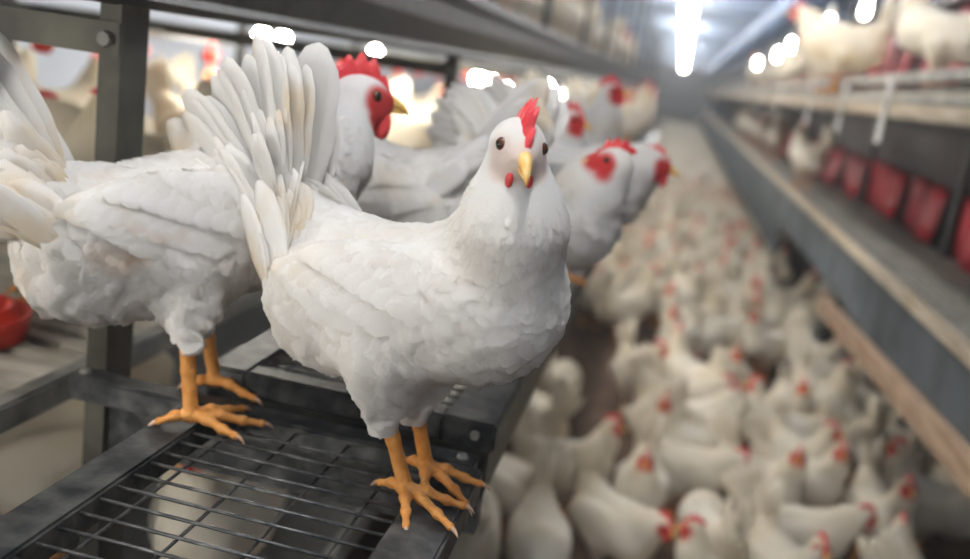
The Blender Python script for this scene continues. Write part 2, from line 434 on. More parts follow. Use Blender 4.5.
# ================================================================== CEILING LAMPS
for i, Y in enumerate(LAMP_YS):
    t = tag(empty('ceiling_lamp', (LAMP_X, Y, LAMP_Z)), '%s round bright lamp from the near end of the row over the aisle' % ORD[i], 'lamp', 'ceiling lamps over the aisle')
    MB().lathe([(0, .075), (.03, .075), (.045, .06), (.05, .045), (0, .045)], n=14).build('cap', M['pipe'], t, True)
    MB().lathe([(0, -.09), (.03, -.085), (.064, -.064), (.085, -.03), (.09, 0), (.08, .03), (.045, .055)], n=16).build('globe', M['lamp_on'], t, True)
    MB().tube([(0, 0, .07), (0, 0, CEIL_Z - LAMP_Z)], .006, 6).build('cord', M['pipe'], t, True)
for Y in (1.0, 4.0, 7.0):  # added lamps, unseen, that brighten the wall and space behind the left rack
    t = tag(empty('ceiling_lamp', (-2.85, Y, 2.3)), 'added globe lamp, unseen, brightening the neighbouring aisle behind the left rack', 'lamp', 'added lamps over the neighbouring aisle')
    MB().lathe([(0, .075), (.03, .075), (.045, .06), (.05, .045), (0, .045)], n=14).build('cap', M['pipe'], t, True)
    MB().lathe([(0, -.09), (.03, -.085), (.064, -.064), (.085, -.03), (.09, 0), (.08, .03), (.045, .055)], n=12).build('globe', M['lamp_on'], t, True)
    MB().tube([(0, 0, .07), (0, 0, CEIL_Z - 2.3)], .006, 6).build('cord', M['pipe'], t, True)
BULBS = [(865, 12), (828, 28), (790, 48), (777, 57), (757, 65)]
BL = ['nearest and highest of the warm bulbs above the right rack', 'second warm bulb above the right rack, over the pale hen',
      'third warm bulb above the right rack', 'fourth warm bulb above the right rack, beside the farthest', 'farthest and lowest of the warm bulbs above the right rack']
for (x, y), lb in zip(BULBS, BL):
    p = on_x(x, y, .50)
    t = tag(empty('hanging_bulb', p), lb, 'bulb', 'warm bulbs above the right rack')
    MB().lathe([(0, -.018), (.008, -.016), (.013, -.008), (.014, 0), (.012, .02), (.010, .045)], n=14).build('glass', M['bulb_on'], t, True)
    MB().lathe([(.014, .044), (.017, .046), (.017, .085), (0, .09)], n=12).build('socket', M['pipe'], t, True)
    MB().tube([(0, 0, .088), (0, 0, CEIL_Z - p[2])], .004, 6).build('cord', M['steel_dark'], t, True)

dk = tag(empty('air_duct', (.95, 0, 2.3)), 'long blue inflated air duct under the ceiling above the right rack', 'duct')
pts = [(0, y_, .004 * math.sin(y_ * 3)) for y_ in np.arange(2.0, 44, .6)]
MB().tube(pts, [.17 + .006 * math.sin(q[1] * 2.6) for q in pts], 18).build('sleeve', M['blue'], dk, True)
for y_ in np.arange(2.5, 44, 3.0): MB().tube([(0, y_, .16), (0, y_, CEIL_Z - 2.3)], .005, 6).build('hanger', M['pipe'], dk, True)

# ================================================================== HENS
def smin(a, b, k):
    h = np.clip(.5 + .5 * (b - a) / k, 0, 1)
    return b * (1 - h) + a * h - k * h * (1 - h)
def ell(P, c, r, R=None):
    q = P - np.asarray(c, np.float32)
    if R is not None: q = q @ np.asarray(R, np.float32)
    r = np.asarray(r, np.float32)
    k0 = np.linalg.norm(q / r, axis=-1); k1 = np.linalg.norm(q / (r * r), axis=-1)
    return k0 * (k0 - 1) / np.maximum(k1, 1e-6)
def cone(P, a, b, ra, rb):
    a = np.asarray(a, np.float32); b = np.asarray(b, np.float32); d = b - a
    t = np.clip(((P - a) @ d) / max(float(d @ d), 1e-9), 0, 1)
    return np.linalg.norm(P - a - t[..., None] * d, axis=-1) - (ra + (rb - ra) * t)
def rot_y(deg):
    a = math.radians(deg); return np.array([[math.cos(a), 0, math.sin(a)], [0, 1, 0], [-math.sin(a), 0, math.cos(a)]])
def rot_z(deg):
    a = math.radians(deg); return np.array([[math.cos(a), -math.sin(a), 0], [math.sin(a), math.cos(a), 0], [0, 0, 1]])

def surface_nets(fn, lo, hi, h):
    lo = np.asarray(lo, float); hi = np.asarray(hi, float)
    n = np.ceil((hi - lo) / h).astype(int) + 1
    ax = [lo[i] + h * np.arange(n[i]) for i in range(3)]
    G = np.stack(np.meshgrid(*ax, indexing='ij'), -1).astype(np.float32)
    S = fn(G.reshape(-1, 3)).reshape(n)
    ins = S < 0
    c = np.zeros(n - 1, int)
    for i in (0, 1):
        for j in (0, 1):
            for k in (0, 1): c += ins[i:n[0] - 1 + i, j:n[1] - 1 + j, k:n[2] - 1 + k]
    act = (c > 0) & (c < 8)
    idx = -np.ones(n - 1, int); cells = np.argwhere(act); idx[act] = np.arange(len(cells))
    acc = np.zeros((len(cells), 3)); cnt = np.zeros(len(cells))
    corners = [(i, j, k) for i in (0, 1) for j in (0, 1) for k in (0, 1)]
    for a in corners:
        for ax_ in range(3):
            if a[ax_] == 1: continue
            b = list(a); b[ax_] = 1
            va = S[tuple((cells + a).T)]; vb = S[tuple((cells + b).T)]
            cr_ = (va < 0) != (vb < 0)
            t = np.where(cr_, va / np.where(cr_, va - vb, 1), 0)
            p = cells + np.array(a, float); p[:, ax_] += t
            acc[cr_] += p[cr_]; cnt[cr_] += 1
    V = lo + h * acc / cnt[:, None]
    Q = []
    for ax_ in range(3):
        o1, o2 = [(1, 2), (2, 0), (0, 1)][ax_]
        sl_a = [slice(None)] * 3; sl_b = [slice(None)] * 3
        sl_a[ax_] = slice(0, -1); sl_b[ax_] = slice(1, None)
        A, B = ins[tuple(sl_a)], ins[tuple(sl_b)]
        for flip, msk in ((0, A & ~B), (1, B & ~A)):
            e = np.argwhere(msk)
            e = e[(e[:, o1] > 0) & (e[:, o2] > 0) & (e[:, o1] < n[o1] - 1) & (e[:, o2] < n[o2] - 1)]
            def cell(d1, d2):
                q = e.copy(); q[:, o1] -= d1; q[:, o2] -= d2
                return idx[tuple(q.T)]
            q = np.stack([cell(1, 1), cell(0, 1), cell(0, 0), cell(1, 0)], 1)
            Q.append(q[:, ::-1] if flip else q)
    return V, np.concatenate(Q), (S, lo, h)

class Field:
    """trilinear lookup into a sampled distance field"""
    def __init__(s, S, lo, h): s.S, s.lo, s.h = S, np.asarray(lo), h
    def __call__(s, P):
        q = (P - s.lo) / s.h; n = np.array(s.S.shape)
        q = np.clip(q, 0, n - 1.001); i = q.astype(int); f = q - i
        r = 0
        for a in (0, 1):
            for b in (0, 1):
                for c in (0, 1):
                    wt = (f[:, 0] if a else 1 - f[:, 0]) * (f[:, 1] if b else 1 - f[:, 1]) * (f[:, 2] if c else 1 - f[:, 2])
                    r = r + wt * s.S[i[:, 0] + a, i[:, 1] + b, i[:, 2] + c]
        return r
    def grad(s, P):
        e = s.h; g = np.stack([s(P + np.eye(3)[k] * e) - s(P - np.eye(3)[k] * e) for k in range(3)], 1)
        return g / np.maximum(np.linalg.norm(g, axis=1, keepdims=True), 1e-9)

BASE = dict(head=(.150, 0, .350), hyaw=0., hpitch=-8., neck=(.128, 0, .285), tilt=8., tail_ang=66., tail_len=.165, tail_spread=30.,
            comb_h=.022, comb_lean=0., skin_r=.020, wide=1.0, tail_yaw=0., nfe=0, lift=.0016, tail_n=16,
            wattle=1.0, hs=1.0, plump=1.0, nk=1.0, bz=0., saddle=90, coverts=150, beak=1.0, tbx=0., rump=0., thigh=.086, lump=.0016)

def head_frame(p):
    y, t = math.radians(p['hyaw']), math.radians(p['hpitch'])
    hx = np.array([math.cos(t) * math.cos(y), math.cos(t) * math.sin(y), math.sin(t)])
    hy = nrm(np.cross([0, 0, 1.], hx)); hz = np.cross(hx, hy)
    return np.stack([hx, hy, hz], 1)        # columns

def hen_field(p):
    HR = head_frame(p); H = np.array(p['head']); NK = np.array(p['neck']); s = p['hs']; pl = p['plump']; wd = p['wide']
    T = rot_y(-p['tilt'])
    nb = np.array((.085, 0, .218))
    ta = math.radians(p['tail_ang']); ty = math.radians(p['tail_yaw'])
    tb = np.array((-.125 + p['tbx'], 0, .245 + p['rump'])); td = np.array((-math.cos(ta) * math.cos(ty), math.cos(ta) * math.sin(ty), math.sin(ta)))
    legs = p.get('hip', [(.0, .036), (.0, -.036)])
    def fn(P):
        d = ell(P, (-.005, 0, .187), (.138 * pl, .073 * wd, .074 * pl), T)
        d = smin(d, ell(P, (.078, 0, .195 + p['bz']), (.072, .063 * wd, .070 * pl)), .03)
        d = smin(d, ell(P, (-.085, 0, .178 + p['rump'] * .5), (.075, .064 * wd, .070), rot_y(-22)), .03)
        d = smin(d, cone(P, (-.08, 0, .215 + p['rump'] * .6), tb + td * .015, .045, .034), .035)
        d = smin(d, cone(P, tb, tb + td * .028, .028, .012), .03)
        d = smin(d, cone(P, nb + (0, 0, p['bz']), NK, .056 * wd, .038 * p['nk']), .035)
        hb = H - HR[:, 0] * .008 * s - HR[:, 2] * .004 * s
        d = smin(d, cone(P, NK, hb, .038 * p['nk'], .0215 * s), .03)
        for i, sy in enumerate((1, -1)):
            d = smin(d, ell(P, (-.018, sy * .060 * wd, .200), (.112, .021, .050), rot_y(-13)), .014)
            hx, hy = legs[i]
            d = smin(d, cone(P, (hx * .5 + .0, sy * .036, .145), (hx, hy, p['thigh']), .046, .0135), .022)
        if p['lump']:
            x, y, z = P[:, 0], P[:, 1], P[:, 2]
            lu = np.sin(x * 190 + 2 * np.sin(z * 120)) * np.sin(z * 170 + y * 130) + .6 * np.sin(x * 330 + z * 260 + 1.3) * np.sin(y * 300 - z * 240)
            d = d + p['lump'] * lu * np.clip((.30 - z) / .08, 0, 1) * (.5 + np.clip((.20 - z) / .06, 0, 1))
        d = smin(d, ell(P, H, (.0255 * s, .0188 * s, .0205 * s), HR), .010)
        d = smin(d, ell(P, H + HR @ np.array((.006, 0, -.011)) * s, (.019 * s, .0165 * s, .013 * s), HR), .008)
        d = smin(d, ell(P, H + HR @ np.array((.021, 0, -.002)) * s, (.010 * s, .0085 * s, .010 * s), HR), .008)
        return d
    return fn

def skin_at(V, p):
    HR = head_frame(p); q = (V - np.array(p['head'])) @ HR / p['hs']
    a = np.stack([q[:, 0] - .012, np.abs(q[:, 1]) - .015, q[:, 2] + .001], 1)
    b = np.stack([q[:, 0] - .023, q[:, 1] * .8, (q[:, 2] + .004) * .8], 1)
    c = np.stack([q[:, 0] - .012, np.abs(q[:, 1]) - .011, q[:, 2] + .014], 1)
    d = np.minimum(np.minimum(np.linalg.norm(a, axis=1), np.linalg.norm(b, axis=1)), np.linalg.norm(c, axis=1))
    r = p['skin_r']
    return np.clip((r - d) / (.35 * r), 0, 1)

def flow_dir(P, p):
    H = np.array(p['head']); NK = np.array(p['neck'])
    sp = [H + head_frame(p)[:, 0] * .02, H, NK, (.095, 0, .232), (.02, 0, .215), (-.08, 0, .215), (-.20, 0, .225)]
    sp = [np.array(q, float) for q in sp]; D = 0; W = 0
    for a, b in zip(sp[:-1], sp[1:]):
        d = b - a; t = np.clip(((P - a) @ d) / (d @ d), 0, 1)
        dist = np.linalg.norm(P - a - t[:, None] * d, axis=1)
        wgt = 1 / np.maximum(dist, .008) ** 5
        D = D + wgt[:, None] * nrm(d); W = W + wgt
    D = D / W[:, None]
    low = np.clip((.165 - P[:, 2]) / .07, 0, 1)
    D = D + low[:, None] * np.array((-.1, 0, -1.0)) * .9
    return D

def leaf_rows(nr): return np.linspace(0, 1, nr)
LEAF_T = np.array([0, .22, .48, .72, .90, 1.0])
LEAF_W = np.array([.6, .9, 1.0, .95, .70, .22])

def lay_feathers(fld, roots, dirs, L, W, lift0, lift1, jit=.0):
    n = len(roots); N = fld.grad(roots)
    D = dirs - N * np.sum(dirs * N, 1, keepdims=True); D /= np.maximum(np.linalg.norm(D, axis=1, keepdims=True), 1e-6)
    if jit:
        ang = RNG.normal(0, jit, n); S0 = np.cross(N, D)
        D = D * np.cos(ang)[:, None] + S0 * np.sin(ang)[:, None]
    S = np.cross(N, D); nr = len(LEAF_T); cols = (-1, 0, 1)
    VV = np.zeros((n, nr, 3, 3))
    cur = roots.copy(); d = D.copy()
    for i, t in enumerate(LEAF_T):
        if i:
            cur = cur + d * (L * (LEAF_T[i] - LEAF_T[i - 1]))[:, None]
            for _ in range(2):
                g = fld.grad(cur); cur = cur - g * fld(cur)[:, None] * .9
            g = fld.grad(cur)
            d = d - g * np.sum(d * g, 1, keepdims=True); d /= np.maximum(np.linalg.norm(d, axis=1, keepdims=True), 1e-6)
        g = fld.grad(cur); s = np.cross(g, d)
        off = lift0 + (lift1 - lift0) * t ** 1.5
        for c, k in enumerate(cols):
            q = cur + s * (W * LEAF_W[i] * .5 * k)[:, None]
            gq = fld.grad(q); q = q - gq * (fld(q) - (off + (.0007 if k == 0 else 0)))[:, None]
            VV[:, i, c] = q
    V = VV.reshape(-1, 3); base = (np.arange(n) * nr * 3)[:, None]
    Q = []
    for i in range(nr - 1):
        for c in (0, 1):
            a = i * 3 + c; Q.append(np.concatenate([base + a, base + a + 1, base + a + 4, base + a + 3], 1))
    return V, np.concatenate(Q)

def leaf_obj(name, a, d, side, L, W, mat, parent, curve=.0, th=.0008, n=10, tip=.66, twist=0.):
    """a long flight or tail feather: two-sided curved blade with a shaft ridge"""
    d = nrm(d); side = nrm(side - d * np.dot(side, d)); up = np.cross(side, d)
    V = []; Fs = []
    T = np.linspace(0, 1, n); cols = (-1, -.5, 0, .5, 1)
    for lay in (1, -1):
        for t in T:
            wv = (.35 + .65 * min(1, t / .35)) if t < .35 else 1.
            if t > tip: wv = math.sqrt(max(0.02, 1 - ((t - tip) / (1 - tip)) ** 2 * .9))
            s2 = nrm(side * math.cos(twist * t) + up * math.sin(twist * t)); u2 = np.cross(s2, d)
            for c in cols:
                z = curve * L * t * t - .03 * W * c * c + (.0011 if c == 0 else 0) * (1 - t)
                edge = 1 + (.05 * math.sin(t * 37 + c * 5) if abs(c) == 1 else 0)
                V.append(a + d * L * t * (1 - .02 * abs(c)) + s2 * (W * .5 * wv * c * edge) + u2 * (z + lay * th * (1 - .6 * abs(c))))
    m = len(cols); K = n * m
    for i in range(n - 1):
        for c in range(m - 1):
            q = i * m + c; Fs += [(q, q + 1, q + m + 1, q + m), (K + q, K + q + m, K + q + m + 1, K + q + 1)]
    for i in range(n - 1):
        q = i * m; Fs.append((q, q + m, K + q + m, K + q)); q += m - 1; Fs.append((q, K + q, K + q + m, q + m))
    for c in range(m - 1):
        q = (n - 1) * m + c; Fs.append((q, q + 1, K + q + 1, K + q))
    if name is None: return V, Fs
    return mesh_obj(name, V, Fs, mat, parent)

def comb_mesh(p):
    HR = head_frame(p); H = np.array(p['head']); s = p['hs']; hgt = p['comb_h']; nu, nv = 26, 6
    V = []; Fs = []
    for side in (1, -1):
        for i in range(nu):
            u = i / (nu - 1); x = .0285 - .046 * u
            zb = .0175 * math.sqrt(max(0., 1 - (min(abs(x), .0245) / .0255) ** 2)) if x < .016 else .0125 - (x - .016) * .75
            env = math.sin(math.pi * min(1, .06 + .94 * u ** .8)) ** .55 if u < .96 else .30
            h = hgt * env * (.62 + .38 * abs(math.sin(math.pi * (u * 4.6 + .25))))
            for j in range(nv):
                v = j / (nv - 1)
                xx = x - .012 * v * u - .004 * v
                th = (.0024 * (1 - v) ** .7 + .0008) * (.55 + .45 * math.sin(math.pi * (.1 + .8 * u)))
                if j == nv - 1: th = .0002
                ln = p['comb_lean'] * h * v * v
                V.append(H + HR @ np.array((xx * s, (side * th * 1.2) * s + ln * s, (zb - .002 + h * v) * s)))
    K = nu * nv
    for i in range(nu - 1):
        for j in range(nv - 1):
            q = i * nv + j; Fs += [(q, q + nv, q + nv + 1, q + 1), (K + q, K + q + 1, K + q + nv + 1, K + q + nv)]
        q = i * nv + nv - 1; Fs.append((q, q + nv, K + q + nv, K + q))
    for i in (0, nu - 1):
        for j in range(nv - 1):
            q = i * nv + j; Fs.append((q, q + 1, K + q + 1, K + q) if i == 0 else (q, K + q, K + q + 1, q + 1))
    return V, Fs

def blob(c, r, R, n=10, m=7):
    V = []; Fs = []
    for i in range(m):
        ph = math.pi * i / (m - 1)
        for k in range(n):
            a = 2 * math.pi * k / n
            V.append(np.asarray(c) + R @ (np.array((math.sin(ph) * math.cos(a), math.sin(ph) * math.sin(a), math.cos(ph))) * r))
    for i in range(m - 1):
        for k in range(n): Fs.append((i * n + k, (i + 1) * n + k, (i + 1) * n + (k + 1) % n, i * n + (k + 1) % n))
    return V, Fs

def beak_mesh(p):
    HR = head_frame(p); H = np.array(p['head']); s = p['hs']; bk = p['beak']; V = []; Fs = []
    n = 10
    def loft(secs):
        k0 = len(V)
        for (x, z, ry, rz) in secs:
            for k in range(n):
                a = 2 * math.pi * k / n; V.append(H + HR @ (np.array((.02 + (x - .02) * bk, ry * .82 * bk * math.cos(a), (z + rz * math.sin(a)) * bk)) * s))
        for i in range(len(secs) - 1):
            for k in range(n): Fs.append((k0 + i * n + k, k0 + i * n + (k + 1) % n, k0 + (i + 1) * n + (k + 1) % n, k0 + (i + 1) * n + k))
        Fs.append(tuple(k0 + (len(secs) - 1) * n + k for k in range(n)))
    loft([(.020, .000, .0078, .0072), (.027, .000, .0070, .0066), (.034, -.0018, .0055, .0052), (.040, -.0050, .0036, .0038), (.0445, -.0092, .0018, .0024), (.0458, -.0125, .0005, .0008)])
    loft([(.019, -.0068, .0072, .0035), (.028, -.0072, .0058, .0028), (.035, -.0082, .0040, .0020), (.0405, -.0100, .0016, .0010)])
    return V, Fs

def leg_mesh(hip, foot, toes, zg, h=.0016, scl=1.):
    """shank, foot and toes as one surface; toes are lists of points from the ankle"""
    hk = np.array((hip[0] - .004, hip[1], .100)); an = np.array((foot[0], foot[1], zg + .014))
    mid = hk * .5 + an * .5 + np.array((-.001, 0, 0))
    up = np.array((hip[0], hip[1], .125))
    segs = [(up, hk, .0105, .0094), (hk, mid, .0094, .0070), (mid, an, .0070, .0076)]
    pads = [(an + np.array((.003, 0, -.004)), .0075)]
    tips = []
    for T in toes:
        pts = [an + np.array((0, 0, -.004))] + [np.array(q, float) for q in T]
        R = np.linspace(.0060, .0031, len(pts))
        for i in range(len(pts) - 1): segs.append((pts[i], pts[i + 1], R[i], R[i + 1])); pads.append((pts[i + 1], R[i + 1] * 1.15))
        tips.append((pts[-1], nrm(pts[-1] - pts[-2])))
    allp = np.array([q for s in segs for q in s[:2]])
    def fn(P):
        d = None
        for a, b, ra, rb in segs:
            c = cone(P, a, b, ra, rb); d = c if d is None else smin(d, c, .004)
        for c0, r in pads: d = smin(d, np.linalg.norm(P - c0.astype(np.float32), axis=-1) - r, .003)
        return d
    V, Q, _ = surface_nets(fn, allp.min(0) - .014, allp.max(0) + .014, h)
    return V, Q, tips

def std_toes(foot, yaw, zg, spread=36, L=(.060, .070, .056), hind=.030, drop=(0, 0, 0)):
    out = []
    for a, l, dr in zip((spread, 0, -spread), L, drop):
        t = math.radians(yaw + a); d = np.array((math.cos(t), math.sin(t), 0)); f = np.array((foot[0], foot[1], zg))
        out.append([f + d * l * .38 + (0, 0, .011), f + d * l * .72 + (0, 0, .0065), f + d * l + (0, 0, .0045 - dr)])
    t = math.radians(yaw + 180 + 12); d = np.array((math.cos(t), math.sin(t), 0))
    out.append([f + d * hind * .5 + (0, 0, .0095), f + d * hind + (0, 0, .004)])
    return out

def build_hen(name, p, mats, res, loc, rz, label=None, group=None, feet=None, claws=True, eyes=True, separate_tail=True, leg_res=.0017, scale=1.):
    p = {**BASE, **p}
    root = empty(name, loc, rz); root.scale = (scale,) * 3
    if label: tag(root, label, 'hen', group)
    feet = feet or [dict(foot=(.004, .034), yaw=8), dict(foot=(-.006, -.034), yaw=-8)]
    p['hip'] = [(f.get('hip', (f['foot'][0] * .6, f['foot'][1])))[:2] for f in feet]
    fn = hen_field(p); H = np.array(p['head']); HR = head_frame(p); s = p['hs']
    lo = np.array((-.235, -.115, .06)); hi = np.array((max(.165, H[0] + .05), .115, max(.29, H[2] + .045)))
    lo = np.minimum(lo, H - .05); hi = np.maximum(hi, H + .05); hi[2] = max(hi[2], .33)
    V, Q, (S, l0, hh) = surface_nets(fn, lo, hi, res)
    sk = skin_at(V, p)
    mesh_obj('body', V, Q, mats['plume'], root, True, sk)
    fld = Field(S, l0, hh)
    # plumage
    if p['nfe']:
        A = V[Q[:, 0]]; B = V[Q[:, 1]]; C = V[Q[:, 2]]; ar = np.linalg.norm(np.cross(B - A, C - A), axis=1)
        pick = RNG.choice(len(Q), p['nfe'], p=ar / ar.sum())
        u = RNG.random((p['nfe'], 1)); v = RNG.random((p['nfe'], 1))
        R0 = A[pick] + (B[pick] - A[pick]) * u + (V[Q[pick, 3]] - A[pick]) * v
        dh = np.linalg.norm(R0 - H, axis=1); keep = (dh > .036 * s) & (skin_at(R0 + HR[:, 0] * -.006, {**p, 'skin_r': p['skin_r'] + .011}) < .05) & (R0[:, 2] > .098)
        R0 = R0[keep]; dh = dh[keep]
        nk = np.clip((R0[:, 2] - .245) / .05, 0, 1) * (R0[:, 0] > .03)
        L = (.036 * (1 - nk) + .026 * nk) * RNG.uniform(.75, 1.25, len(R0)); W = (.023 * (1 - nk) + .0085 * nk) * RNG.uniform(.8, 1.2, len(R0))
        small = np.clip((.085 - dh) / .05, 0, 1); L *= 1 - .55 * small; W *= 1 - .3 * small
        low = np.clip((.14 - R0[:, 2]) / .04, 0, 1); L *= 1 - .45 * low; W *= 1 - .35 * low
        lift = p['lift'] * RNG.uniform(.4, 1.5, len(R0)) * (1 - .5 * nk)
        fv, fq = lay_feathers(fld, R0, flow_dir(R0, p), L, W, -.0012, lift, .16)
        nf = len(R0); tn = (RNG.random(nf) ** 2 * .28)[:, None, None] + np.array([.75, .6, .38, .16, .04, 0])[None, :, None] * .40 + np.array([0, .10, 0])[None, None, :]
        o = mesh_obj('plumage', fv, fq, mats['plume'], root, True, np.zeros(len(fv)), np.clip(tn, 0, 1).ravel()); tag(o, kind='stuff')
        # folded wing: rows of long flight feathers, each a part
        if p.get('wing', True):
            for sy in (1, -1):
                w0 = None
                for r in range(9):
                    rt = np.array([(.030 - .013 * r, sy * .083, .186 + .0035 * r)])
                    for _ in range(6): rt = rt - fld.grad(rt) * fld(rt)[:, None]
                    dd = np.array([(-1., 0., .10 - .02 * (8 - r))])
                    fv, fq = lay_feathers(fld, rt, dd, np.array([.082 - .002 * r]), np.array([.021]), .0012 + .0004 * (r % 3), p['lift'] + .0034, 0)
                    mesh_obj('wing_feather', fv, fq, mats['tail'], root)
            for sy in (1, -1):
                for row, (x0, z0, nn, LL, WW) in enumerate(((.055, .196, 8, .050, .024), (.070, .214, 8, .040, .021))):
                    for r in range(nn):
                        rt = np.array([(x0 - .0155 * r, sy * .083, z0 + .0035 * r)])
                        for _ in range(6): rt = rt - fld.grad(rt) * fld(rt)[:, None]
                        fv, fq = lay_feathers(fld, rt, np.array([(-1., 0., -.22)]), np.array([LL]), np.array([WW]), .001, p['lift'] + .0036 + .0006 * row, 0)
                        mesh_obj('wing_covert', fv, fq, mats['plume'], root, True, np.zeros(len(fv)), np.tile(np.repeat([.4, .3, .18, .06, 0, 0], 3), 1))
    # tail
    ta = p['tail_ang']; n = p['tail_n']; tb = np.array((-.118 + p['tbx'], 0, .242 + p['rump'])); sp = p['tail_spread']
    ty = rot_z(-p['tail_yaw'])
    acc = MB()
    for i in range(n):
        f = i / (n - 1); sgn = 1 if i % 2 else -1
        an = math.radians(ta + sp * (.5 - f) * 1.15)
        lat = sgn * (.004 + .019 * math.sin(math.pi * (.15 + .7 * f)))
        d = np.array((-math.cos(an), sgn * .13 * (.4 + f), math.sin(an)))
        side = nrm(np.array((math.sin(an), sgn * random.uniform(.1, .4), math.cos(an))))
        L = p['tail_len'] * (1 - .20 * abs(f - .35)) * random.uniform(.86, 1.05)
        root_pt = tb + np.array((-.018 * f, lat * .5, .012 * (1 - f) - .012 * f))
        d = ty @ d; side = ty @ side
        if separate_tail:
            leaf_obj('tail_feather', root_pt, d, side, L, random.uniform(.046, .060), mats['tail'], root, curve=random.uniform(-.03, .05) * sgn, twist=random.uniform(-.25, .25))
        else:
            v, q = leaf_obj(None, root_pt, d, side, L, .038, None, None, n=6); acc.add(v, q)
    if not separate_tail: acc.build('tail', mats['tail'], root, True)
    if separate_tail:           # shorter coverts hugging the base
        m = MB()
        for i in range(p['coverts']):
            f = random.random(); sgn = random.choice((-1, 1)); an = math.radians(min(92, ta + sp * (.55 - 1.7 * f)))
            d = ty @ np.array((-math.cos(an), sgn * random.uniform(.02, .28), math.sin(an)))
            side = ty @ nrm(np.array((math.sin(an), sgn * random.uniform(.1, .5), math.cos(an))))
            rp = tb + np.array((.012 - .03 * f, sgn * random.uniform(.008, .026), .004 - .02 * f))
            v, q = leaf_obj(None, rp, d, side, random.uniform(.05, .125), random.uniform(.022, .036), None, None, curve=random.uniform(-.02, .08) * sgn, n=6); m.add(v, q)
        ns = p['saddle']
        sx = RNG.uniform(-.185, -.085, ns) + p['tbx'] * .35; sz = RNG.uniform(.185, .25, ns) + p['rump'] * .6
        sr = np.stack([sx, np.where(np.arange(ns) % 2, 1., -1.) * RNG.uniform(.04, .09, ns), sz], 1)
        for _ in range(8): sr = sr - fld.grad(sr) * fld(sr)[:, None]
        sn = fld.grad(sr)
        for i in range(ns):
            if abs(sn[i, 1]) < .55: continue
            an = math.radians(ta - 26 + random.uniform(-16, 16) + 260 * max(-.1, sr[i, 0] + .14))
            d0 = ty @ np.array((-math.cos(an), 0, math.sin(an)))
            d = nrm(d0 - sn[i] * np.dot(d0, sn[i]) * .85 + sn[i] * .10); side = np.cross(sn[i], d)
            if side[0] < 0: side = -side
            v, q = leaf_obj(None, sr[i] - sn[i] * .002, d, side, random.uniform(.06, .11), random.uniform(.026, .038), None, None, curve=random.uniform(-.05, .05), n=6); m.add(v, q)
        tag(m.build('tail_coverts', mats['tail'], root, True), kind='stuff')
    # head furniture
    v, f = comb_mesh(p); mesh_obj('comb', v, f, M['comb'], root)
    v, f = beak_mesh(p); mesh_obj('beak', v, f, M['beak'], root)
    for sy in (1, -1):
        if p['wattle'] > 0:
            k = p['wattle']
            v, f = blob(H + HR @ (np.array((.0215, sy * .0075, -.0135 - .009 * k)) * s), np.array((.0062, .0034, .0125 * k)) * s, HR @ rot_y(8)); mesh_obj('wattle', v, f, M['comb'], root)
            v, f = blob(H + HR @ (np.array((-.001, sy * .0178, -.010)) * s), np.array((.0058, .0026, .0068)) * s, HR); mesh_obj('earlobe', v, f, M['comb'] if p.get('redlobe') else mats['tail'], root)
        if eyes:
            c = H + HR @ (np.array((.0095, sy * .0158, .0038)) * s)
            R2 = HR @ rot_z(sy * 62) @ rot_y(90)        # local z looks outward
            v, f = blob(c, np.array((.0056, .0056, .0044)) * s, R2, 14, 9); eo = mesh_obj('eye', v, f, M['iris'], root)
            v, f = blob(c + R2 @ np.array((0, 0, .0014)) * s, np.array((.0041, .0041, .0034)) * s, R2, 12, 7); mesh_obj('pupil', v, f, M['pupil'], eo)
    # legs
    for i, ft in enumerate(feet):
        zg = ft.get('z', 0.0)
        T = ft.get('toes') or std_toes(ft['foot'], ft['yaw'], zg, drop=ft.get('drop', (0, 0, 0)))
        v, q, tips = leg_mesh(p['hip'][i], ft['foot'], T, zg, leg_res)
        lo_ = mesh_obj('leg', v, q, M['leg'], root)
        if claws:
            for tp, td in tips:
                mb = MB().tube([tp - td * .001, tp + td * .005 + (0, 0, .0006), tp + td * .009 - (0, 0, .0012), tp + td * .0125 - (0, 0, .0042)], [.0028, .0023, .0014, .0003], 7)
                mb.build('claw', M['claw'], lo_, True)
    return root

def to_local(P, loc, rz, k=1.):
    q = np.array(P) - np.array(loc); c, s = math.cos(-rz), math.sin(-rz)
    return np.array((q[0] * c - q[1] * s, q[0] * s + q[1] * c, q[2])) / k

MATS_A = dict(plume=M['plume'], tail=M['tail'])
MATS_B = dict(plume=M['plume_soiled'], tail=M['tail'])
MATS_R = dict(plume=M['plume_red'], tail=M['tail'])
MATS_C = dict(plume=M['crowd'], tail=M['crowd'])

# ---- hen A, looking into the lens
HERO = {}
locA = np.array((-.215, .812, PZ)); rzA = math.radians(-18)
fa = to_local(on_z(403, 497, PZ), locA, rzA); fb = to_local(on_z(424, 474, PZ), locA, rzA)
hA = to_local(on_y(519, 147, .735), locA, rzA)
HERO['A'] = build_hen('white_hen', dict(head=tuple(hA), neck=(hA[0] - .004, hA[1] * .6, .290), hyaw=-50, hpitch=-14, tail_ang=65, tail_len=.185, tail_spread=52, tail_n=34, tbx=-.046, rump=-.016, saddle=210, thigh=.068,
          comb_h=.025, comb_lean=.30, skin_r=.015, nfe=6500, lift=.0019, wattle=.6, wide=1.05, hs=1.07, nk=1.08, bz=.012, tilt=14, beak=1.04), MATS_A, .0034, locA, rzA,
          'sharply focused white hen facing the lens, slim red comb, on the near grid platform',
          feet=[dict(foot=tuple(fb[:2]), yaw=-20, hip=(.010, .014), drop=(.0, .004, .004)), dict(foot=tuple(fa[:2]), yaw=-16, hip=(.004, -.030), drop=(0, .002, .004))])
